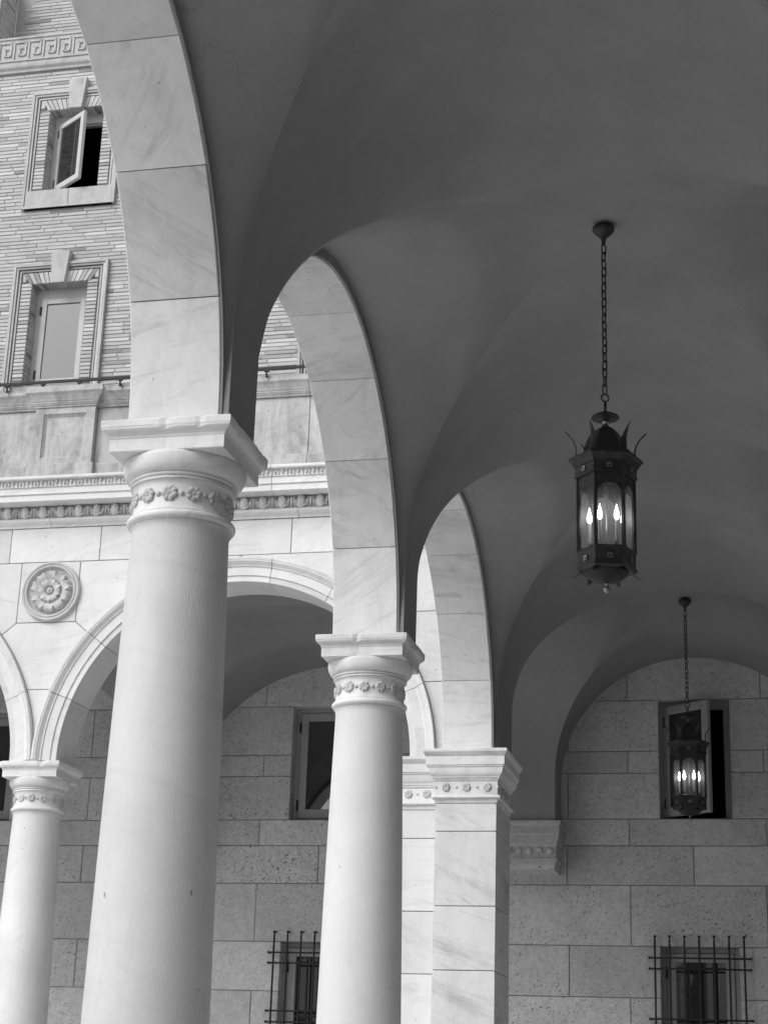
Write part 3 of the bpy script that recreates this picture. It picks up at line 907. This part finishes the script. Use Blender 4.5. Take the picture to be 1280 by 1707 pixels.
for k, wc in enumerate(WC):
    wu, wl = wins[2*k], wins[2*k+1]
    lab = ('upper window with its grey casement swung open behind the hanging lantern', 'upper window left of the second column with closed casement', 'upper window cut off by the left edge of the photo')[k]
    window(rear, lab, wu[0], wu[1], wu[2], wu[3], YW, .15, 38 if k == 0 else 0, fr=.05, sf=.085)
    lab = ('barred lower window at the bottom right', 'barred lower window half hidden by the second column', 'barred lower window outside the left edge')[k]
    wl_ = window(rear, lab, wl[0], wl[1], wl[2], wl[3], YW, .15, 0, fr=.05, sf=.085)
    # leaded bars in the casement
    m = MB(); xa, xb = wl[0]+.14, wl[1]-.14; ztop = wl[3]-.14; zb = wl[2]+.14; yy = YW+.150
    for z in (ztop-.06, ztop-.60, ztop-.66, zb+.06): m.box(xa,xb,yy-.016,yy-.004,z-.011,z+.011)
    for q in range(1,4): m.box(xa+(xb-xa)*q/4-.009,xa+(xb-xa)*q/4+.009,yy-.014,yy-.002,zb,ztop)
    obj('glazing_bar', m, M['iron'], wl_)
# corbels
def corbel(label, x0, x1):
    t = thing('wall_corbel', label, 'corbel', group='corbels carrying the vault')
    PJ = .40; dz = -.0
    m = MB(); pr = [(o, z+dz) for o, z in PIERCAP if z >= 3.77]
    pr = [(o*.62, z) for o, z in pr]
    m.rect_sweep(pr, x0, x1, YC+.012, YW+.02)
    c = obj('capital', m, M['corbel_stone'], t, sm=30)
    n = 5; w = (x1-x0)
    dm = MB().ball((0,0,0), .036, 12, 8, (1,.7,1.05)).mesh('boss') if 'boss' not in bpy.data.meshes else bpy.data.meshes['boss']
    if not dm.materials: dm.materials.append(M['corbel_stone']); smooth(dm, 60)
    k = int(round(w/.105))
    for i in range(k): link('boss', dm, None, c, (x0+w*(i+.5)/k, YC+.004, 3.9))
    m = MB().box(x0+.012,x1-.012,YC+.02,YW+.02,3.716,3.770); obj('base_block', m, M['granite'], t)
    return t
corbel('stone corbel with round bosses on the rear wall beside the corner pier', -.48, .245)
corbel('stone corbel on the rear wall behind the slim left column', COLAX-.19, COLAX+.19)

# ------------------------------------------------------------------ iron window grilles
def grille(label, x0, x1, z0, z1):
    t = thing('window_grille', label, 'grille', (0,0,0), 'iron grilles over the lower windows')
    n = 7; y = YW-.075; w = x1-x0+.10; X0 = x0-.05
    for i in range(n):
        x = X0 + w*i/(n-1)
        m = MB(); pts = [(x,y,z0-.10)] + [(x,y,z1+.065)] + [(x,y+.010,z1+.088),(x,y+.03,z1+.097),(x,YW+.01,z1+.097)]
        m.tube(pts, .0105, 7); m.ball((x,y,z1+.09), .0155, 7, 5)
        obj('upright_bar', m, M['iron'], t, sm=50)
    zs = [z1-.115, z1-.220, z1-.70, z1-.81, z1-1.3]
    for z in zs:
        m = MB(); xa, xb = X0-.062, X0+w+.062; yy = y+.016
        m.tube([(xa,YW+.01,z),(xa,yy+.02,z),(xa+.012,yy,z),(xb-.012,yy,z),(xb,yy+.02,z),(xb,YW+.01,z)], .0095, 7)
        for xx in (xa+.006, xb-.006): m.ball((xx,yy,z), .014, 7, 5)
        obj('cross_bar', m, M['iron'], t, sm=50)
    return t
grille('black iron grille over the lower right window, rods bent into the stone', wins[1][0], wins[1][1], wins[1][2], wins[1][3])
grille('black iron grille beside the second column, partly hidden by its shaft', wins[3][0], wins[3][1], wins[3][2], wins[3][3])

# ------------------------------------------------------------------ brick upper storey
bw_ = thing('brick_wall', 'buff thin brick upper storey with stone framed windows and a greek key band', 'wall')
YBk = YW+.03
uw = [(-6.29,-5.56,9.55,10.90),(-6.29,-5.56,12.20,13.36),(-2.58,-1.85,9.55,10.90),(-2.58,-1.85,12.20,13.36)]
BX0, BX1, BZ0, BZ1 = -8.4, 1.0, 6.62, 15.6
FZ0, FZ1 = 13.96, 14.49
sur = [(a-.26, b+.26, c_-.26 if k % 2 else 9.0, d+.27) for k, (a,b,c_,d) in enumerate(uw)]
m = MB()
XS = sorted(set([BX0,BX1,-7.18] + [w[0]-.004 for w in uw] + [w[1]+.004 for w in uw])); ZS = sorted(set([BZ0,BZ1,14.47]+[w[2]-.004 for w in uw]+[w[3]+.004 for w in uw]))
for a, b in zip(XS[:-1], XS[1:]):
    for c_, d in zip(ZS[:-1], ZS[1:]):
        mx, mz = (a+b)/2, (c_+d)/2
        if mz > 14.47 and mx > -7.18: continue
        if any(w[0]-.005 < mx < w[1]+.005 and w[2]-.005 < mz < w[3]+.005 for w in uw): continue
        m.add([(a,YBk+.008,c_),(b,YBk+.008,c_),(b,YBk+.008,d),(a,YBk+.008,d)], [(0,1,2,3)])
obj('joint_mortar', m, M['mortar_light'], bw_)
PIT = .0505
brick_meshes = {}
def brick_mesh(L):
    L = round(L, 2)
    if L not in brick_meshes:
        me = MB().fbox(0, L-.009, 0, .05, 0, PIT-.011, .003).mesh('brick'); me.materials.append(M['brick']); brick_meshes[L] = me
    return brick_meshes[L]
pieces = []
z = BZ0+.01
row = 0
def excluded(x0, x1, z0, z1):
    segs = [(x0,x1)]
    for s in sur:
        if min(z1,s[3])-max(z0,s[2]) > .012:
            ns = []
            for p0, p1 in segs:
                if s[1] <= p0 or s[0] >= p1: ns.append((p0,p1)); continue
                if s[0]-p0 > .025: ns.append((p0,s[0]))
                if p1-s[1] > .025: ns.append((s[1],p1))
            segs = ns
    return segs
while z < BZ1-.05:
    RB = .47 if z > FZ1-.02 else 0.0
    if not (z+PIT > FZ0 and z < FZ1):
        x = BX0 + (.19 if row % 2 else 0) + random.uniform(-.06,.06)
        while x < BX1:
            Lb = random.choice((.30,.38,.38,.38,.44))
            for a, b in excluded(x, x+Lb, z, z+PIT):
                if RB and a < -7.17:
                    b = min(b, -7.17)
                    if b-a > .03: pieces.append((a, z, b-a, YBk+random.uniform(-.003,.003)))
                else: pieces.append((a, z, b-a, YBk+RB+random.uniform(-.003,.003)))
            x += Lb
    z += PIT; row += 1
# window jamb bricks (moulded surround, same courses)
for k, (a,b,c_,d) in enumerate(uw):
    z = BZ0+.01
    while z < d+.0:
        if z > c_-.001-.0 and z+PIT < d+.03:
            pieces.append((a-.140, z, .140, YBk-.020)); pieces.append((b, z, .140, YBk-.020))
        z += PIT
def seen(p):
    x, z = p[0]+p[2]/2, p[1]
    return (-7.35 < x < -5.15 and 9.35 < z < 15.3) or (-3.35 < x < -2.5 and 9.35 < z < 10.9)
vis = sorted([p for p in pieces if seen(p)], key=lambda p: p[1])
solo = set(vis[:298])
for p in vis[:298]: link('brick', brick_mesh(p[2]), None, bw_, (p[0], p[3], p[1]))
rest = MB()
for p in pieces:
    if p in solo: continue
    if p[1] < 9.0 or not (-8.4 < p[0] < -1.4): 
        continue
    rest.fbox(p[0], p[0]+p[2]-.009, p[3], p[3]+.05, p[1], p[1]+PIT-.011, .003)
o = obj('brickwork', rest, M['brick'], bw_); o['kind'] = 'stuff'
# brick return of the recess above the string course
m = MB(); zz = 14.50; q = 0
while zz < 15.55:
    y = YBk+.004 + (.0 if q % 2 else -.0)
    for a, b in (((.055,.25),(.25,.465)) if q % 2 else ((.055,.14),(.14,.40),(.40,.465))): m.box(-7.22,-7.172,YBk+a+.003,YBk+b-.003,zz,zz+PIT-.011)
    zz += PIT; q += 1
o = obj('brick_return', m, M['brick'], bw_)
m = MB().box(-7.3,-7.176,YBk+.012,YBk+.47,14.46,15.6); obj('joint_mortar', m, M['mortar_light'], bw_)
m = MB().box(-7.17,BX1,YBk+.478,YBk+.5,14.46,15.6); obj('joint_mortar', m, M['mortar_light'], bw_)
# string course with greek key
m = MB().lin_sweep([(YBk+.02,13.97),(YBk-.03,13.97),(YBk-.034,14.0),(YBk-.06,14.03),(YBk-.066,14.06),(YBk-.066,14.08),(YBk-.05,14.085),(YBk-.05,14.455),(YBk-.066,14.46),(YBk-.066,14.485),(YBk+.50,14.49),(YBk+.50,14.40)], BX0, BX1)
obj('string_course', m, M['limestone'], bw_)
km = MB(); U = .205; hh = .27; t_ = .020
path = [(0,0),(0,hh),(.160,hh),(.160,.075),(.080,.075),(.080,.18),(.115,.18)]
pts = path
for (xa,za),(xb,zb_) in zip(pts[:-1], pts[1:]):
    km.box(min(xa,xb)-t_/2, max(xa,xb)+t_/2, -.016, .002, min(za,zb_)-t_/2, max(za,zb_)+t_/2)
km.box(-.011,U+.005,-.0155,.002,-t_/2-.001,t_/2-.001)
kme = km.mesh('greek_key'); kme.materials.append(M['limestone'])
x = -7.9
while x < .8:
    link('greek_key', kme, None, bw_, (x,YBk-.05,14.135)); x += U
# window surrounds
def strip(a,b,c_,d,y0,y1): return MB().fbox(a,b,y0,y1,c_,d,.004)
for k, (a,b,c_,d) in enumerate(uw):
    lab = ('lower brick storey window with closed casement reflecting the sky', 'upper brick storey window with its casement swung wide open', 'brick storey window mostly hidden behind the middle arch', 'brick storey window hidden behind the arches')[k]
    low = c_-.255 if k % 2 else 9.05
    top = d+.265
    X0, X1 = a-.255, b+.255
    for (o0, o1, dy) in ((0,.034,.055),(.036,.062,.040),(.080,.100,.026)):
        m = MB()
        m.box(X0+o0,X0+o1,YBk-dy,YBk+.02,low,top-o0); m.box(X1-o1,X1-o0,YBk-dy,YBk+.02,low,top-o0)
        m.box(X0+o1,X1-o1,YBk-dy,YBk+.02,top-o1,top-o0)
        if k % 2: m.box(X0+o1,X1-o1,YBk-dy,YBk+.02,low,low+ .03*(o0==0) + .001)
        obj('window_surround', m, M['brick' if o0 else 'limestone'], bw_)
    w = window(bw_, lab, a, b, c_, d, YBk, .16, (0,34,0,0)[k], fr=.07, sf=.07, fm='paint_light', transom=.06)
    # reveal of brick
    m = MB()
    z = BZ0+.01
    while z < d:
        if z > c_-.02: m.box(a-.06,a,YBk+.03,YBk+.17,z,z+PIT-.008); m.box(b,b+.06,YBk+.03,YBk+.17,z,z+PIT-.008)
        z += PIT
    x = a
    while x < b: m.box(x,x+.044,YBk+.0,YBk+.17,d,d+.06); x += .052
    obj('brick_reveal', m, M['brick'], w)
    # flat arch of upright bricks with a keystone
    cx = (a+b)/2; n = 15
    zl, zh = d+.001, d+.15
    for i in range(n):
        u0, u1 = -1+2*i/n, -1+2*(i+1)/n
        if abs(u0+u1) < .30: continue
        bx0, bx1 = cx+u0*.40, cx+u1*.40; tx0, tx1 = cx+u0*.50, cx+u1*.50
        obj('arch_brick', MB().poly_y([(bx0+.004,zl),(bx1-.004,zl),(tx1-.004,zh),(tx0+.004,zh)], YBk-.026, YBk+.02, .003), M['brick'], w)
    for sx in (-1,1):
        xs_ = sorted((cx+sx*.395, X0+.115 if sx<0 else X1-.115)); 
        obj('arch_brick', MB().fbox(xs_[0]+.05*(sx>0)+.005, xs_[1]-.05*(sx<0)-.005, YBk-.022, YBk+.02, zl+.035, zh), M['brick'], w)
    ks = MB().poly_y([(cx-.085,d-.035),(cx+.085,d-.035),(cx+.125,d+.40),(cx-.125,d+.40)], YBk-.095, YBk+.02, .006)
    obj('keystone', ks, M['marble_worn' if k % 2 else 'limestone'], w)
    if k % 2:
        for q in range(2):
            xa = X0+.036+(X1-X0-.072)*q/2; xb = X0+.036+(X1-X0-.072)*(q+1)/2
            obj('sill_stone', MB().fbox(xa+.002,xb-.002,YBk-.045,YBk+.14,low+.033,c_-.002,.005), M['limestone'], w)

# ------------------------------------------------------------------ hanging lanterns
def hexpts(R, rot=0): return [(R*math.cos(PI/6+PI/3*k+rot - PI/2), R*math.sin(PI/6+PI/3*k+rot - PI/2)) for k in range(6)]
def hexsweep(m, prof):
    v = []; f = []; n = len(prof)
    for k in range(6):
        for r, z in prof:
            a = -PI/2-PI/6+PI/3*k; v.append((r*math.cos(a), r*math.sin(a), z))
    for k in range(6):
        q = (k+1) % 6
        for i in range(n-1): f.append((k*n+i, q*n+i, q*n+i+1, k*n+i+1))
    return m.add(v, f)
def make_lantern(label):
    t = thing('hanging_lantern', label, 'lantern', (1.66,1.73,0), 'hexagonal lanterns hanging from the vault')
    B = M['bronze']
    m = MB().lathe([(.010,5.905),(.012,5.935),(.017,5.948),(.024,5.957),(.044,5.975),(.057,5.992),(.061,6.004),(.058,6.012),(.050,6.018),(.02,6.024),(.012,6.06)], 24); obj('ceiling_canopy', m, B, t, sm=40)
    # chain
    lk = MB(); pts = []
    for i in range(14):
        a = 2*PI*i/14; x = .0130*math.cos(a); z = .0115*math.sin(a) + (.016 if math.sin(a) > 0 else -.014)
        pts.append((x,0,z))
    lk.tube(pts, .0042, 6, True); lm = lk.mesh('chain_link'); lm.materials.append(B); smooth(lm, 60)
    z = 5.905; k = 0
    n = 19; zb = 5.035
    for i in range(n):
        zz = 5.900 + (zb-5.900)*(i+.4)/n
        o = link('chain_link', lm, None, t, (random.uniform(-.0015,.0015),0,zz)); o.rotation_euler = (0,0,PI/2*(i%2)+.6+random.uniform(-.2,.2)); o.scale = (1,1,1.02)
    m = MB(); m.tube([(.021*math.cos(2*PI*i/18),0,5.015+.021*math.sin(2*PI*i/18)) for i in range(18)], .0045, 6, True); o = obj('hanging_ring', m, B, t, sm=60); o.rotation_euler=(0,0,.25)
    m = MB().lathe([(.0,4.995),(.006,4.99),(.009,4.975),(.006,4.955),(.010,4.935),(.013,4.93)], 14, caps=False)
    m.lathe([(.012,4.93),(.045,4.922),(.070,4.908),(.074,4.900),(.070,4.896),(.04,4.898),(.012,4.888)], 32); obj('smoke_cap', m, B, t, sm=40)
    m = MB().lathe([(.012,4.889),(.017,4.876),(.012,4.866),(.015,4.858),(.024,4.850),(.026,4.846)], 18); obj('neck', m, M['bronze_bright'], t, sm=40)
    m = MB(); hexsweep(m, [(.012,4.845),(.034,4.842),(.062,4.825),(.086,4.795),(.104,4.755),(.114,4.715),(.120,4.68),(.135,4.672)]); obj('dome', m, B, t)
    m = MB(); hexsweep(m, [(.13,4.674),(.188,4.668),(.193,4.662),(.193,4.652),(.184,4.646),(.172,4.628),(.168,4.622),(.168,4.616),(.160,4.612),(.160,4.572),(.165,4.568),(.165,4.560),(.155,4.556),(.13,4.556)]); obj('cornice', m, B, t)
    # leaves on the cornice corners and below
    lfm = MB(); N = 8; v = []; f = []
    for i in range(N+1):
        k = i/N; z = .155*k; x = .0 - .012*math.sin(k*PI) + .052*k**2.4; w = .018*(1-k)**.6*(.45+.55*math.sin(PI*min(1,k*1.1+.25)))
        w = .022*(1-k**2.0)
        v += [(x,-w,z),(x+.006,0,z),(x,w,z),(x-.004,0,z)]
    for i in range(N):
        for q in range(4): f.append((4*i+q, 4*i+4+q, 4*i+4+(q+1)%4, 4*i+(q+1)%4))
    leafm = lfm.add(v,f).mesh('crest_leaf'); leafm.materials.append(B); smooth(leafm, 50)
    for k in range(6):
        a = -PI/2-PI/6+PI/3*k
        o = link('crest_leaf', leafm, None, t, (.158*math.cos(a),.158*math.sin(a),4.664)); o.rotation_euler = (0,0,a)
        o = link('foot_leaf', leafm, None, t, (.132*math.cos(a),.132*math.sin(a),4.085)); o.rotation_euler = (0,0,a); o.scale = (.8,1.25,-.40)
    # body: posts, arched panels, glass
    R = .146; ap = R*math.cos(PI/6); half = R*math.sin(PI/6)
    zt, zb, w = 4.556, 4.165, half-.020
    for k in range(6):
        a = -PI/2+PI/3*k; Mx = Matrix.Rotation(a+PI/2, 4, 'Z')
        # panel with arched opening, in local coordinates facing -y at distance ap
        pm_ = MB(); arcpts = []; rad = half-.0125; zs = zt-.075-rad*.0
        zs = zt-.055-rad
        op = [(-rad,zb)] + [(-rad*math.cos(PI*i/12), zs+rad*math.sin(PI*i/12)) for i in range(13)] + [(rad,zb)]
        outp = [(-half,zb)] + [(-half, zs)] + [(-half+ (2*half)*(i/10), zt) if i not in () else 0 for i in range(11)] + [(half,zs)] + [(half,zb)]
        v = []; f = []
        n = len(op)
        for (ox,oz),(px,pz) in zip(op, outp):
            for yy in (-ap,-ap+.010): v += [(ox,yy,oz),(px,yy,pz)]
        for i in range(n-1):
            b = 4*i
            f += [(b,b+4,b+5,b+1),(b+2,b+3,b+7,b+6),(b,b+2,b+6,b+4)]
        pm_.add(v,f).xf(Mx); obj('arched_panel', pm_, B, t)
        gm = MB().box(-rad-.003,rad+.003,-ap+.011,-ap+.013,zb-.004,zs+rad+.004).xf(Mx); obj('glass_pane', gm, M['lantern_glass'], t)
        av = -PI/2-PI/6+PI/3*k
        pmb = MB().tube([(R*math.cos(av),R*math.sin(av),zb-.005),(R*math.cos(av),R*math.sin(av),zt+.003)], .0085, 6); obj('post', pmb, B, t)
        # square bosses on the bands
        for zz, rr2 in ((4.592,.160*math.cos(PI/6)),(4.112,.150*math.cos(PI/6))):
            bm2 = MB()
            for (xa,xb,za,zb2) in ((-.013,-.006,-.012,.012),(.006,.013,-.012,.012),(-.006,.006,.004,.012),(-.006,.006,-.012,-.008)): bm2.box(xa,xb,-rr2-.007,-rr2+.002,zz+za,zz+zb2)
            bm2.xf(Mx); obj('band_boss', bm2, M['bronze_bright'], t)
    m = MB(); hexsweep(m, [(.125,4.166),(.150,4.168),(.152,4.163),(.152,4.156),(.149,4.152),(.149,4.082),(.154,4.078),(.156,4.066),(.150,4.060),(.145,4.056),(.120,4.060),(.118,4.068)]); obj('lower_band', m, B, t)
    m = MB().lathe([(.120,4.070),(.108,4.046),(.088,4.026),(.060,4.012),(.030,4.004),(.012,4.002)], 24); obj('bowl', m, M['iron'], t, sm=50)
    m = MB().lathe([(.006,4.003),(.012,3.998),(.007,3.990),(.009,3.984)], 12, caps=False).ball((0,0,3.968), .0185, 14, 10); obj('finial_ball', m, M['bronze_bright'], t, sm=60)
    m = MB().lathe([(.10,4.170),(.10,4.176)], 24); m.tube([(0,0,4.17),(0,0,4.46)], .004, 8); m.lathe([(.004,4.45),(.014,4.47),(.006,4.49),(.012,4.51),(.005,4.53)], 12)
    for k in (0,1,4,5):
        a = -PI/2+PI/6+PI/3*k; m.tube([(0,0,4.20),(.045*math.cos(a),.045*math.sin(a),4.188),(.086*math.cos(a),.086*math.sin(a),4.205)], .004, 6)
    obj('candle_holder', m, M['bronze_bright'], t, sm=50)
    for k in (0,1,4,5):
        a = -PI/2+PI/6+PI/3*k; x, y = .086*math.cos(a), .086*math.sin(a)
        c = obj('candle', MB().lathe([(.0095,4.208),(.0095,4.315)], 12, x, y), M['candle'], t, sm=40)
        obj('bulb', MB().lathe([(.004,4.316),(.0115,4.329),(.0138,4.343),(.0110,4.360),(.006,4.378),(.002,4.396),(.0005,4.402)], 12, x, y), M['bulb'], c, sm=60)
    return t
l1 = make_lantern('large bronze lantern on a long chain under the nearer vault'); l1.rotation_euler = (0,0,math.radians(13))
l2 = copy_tree(l1); l2['label'] = 'smaller looking bronze lantern hanging before the open window of the stone wall'
l2.location = (1.665, 9.16, -.005); l2.rotation_euler = (0,0,math.radians(3))

# ------------------------------------------------------------------ building across the courtyard, behind the viewer (seen in the window panes only)
ob = thing('courtyard_building', 'pale courtyard building behind the viewer, seen only mirrored in the window panes', 'building')
m = MB().box(-36,2.5,-27,-25,0,8.6); obj('wall', m, M['marble_clean'], ob)
m = MB().box(-36.2,2.7,-27.2,-24.8,8.602,9.0); obj('cornice', m, M['marble'], ob)
for r in range(2):
    for k in range(9):
        x = -34+4*k; m = MB().box(x,x+1.4,-25.02,-24.98,1.6+3.8*r,3.6+3.8*r); obj('window', m, M['glass'], ob)
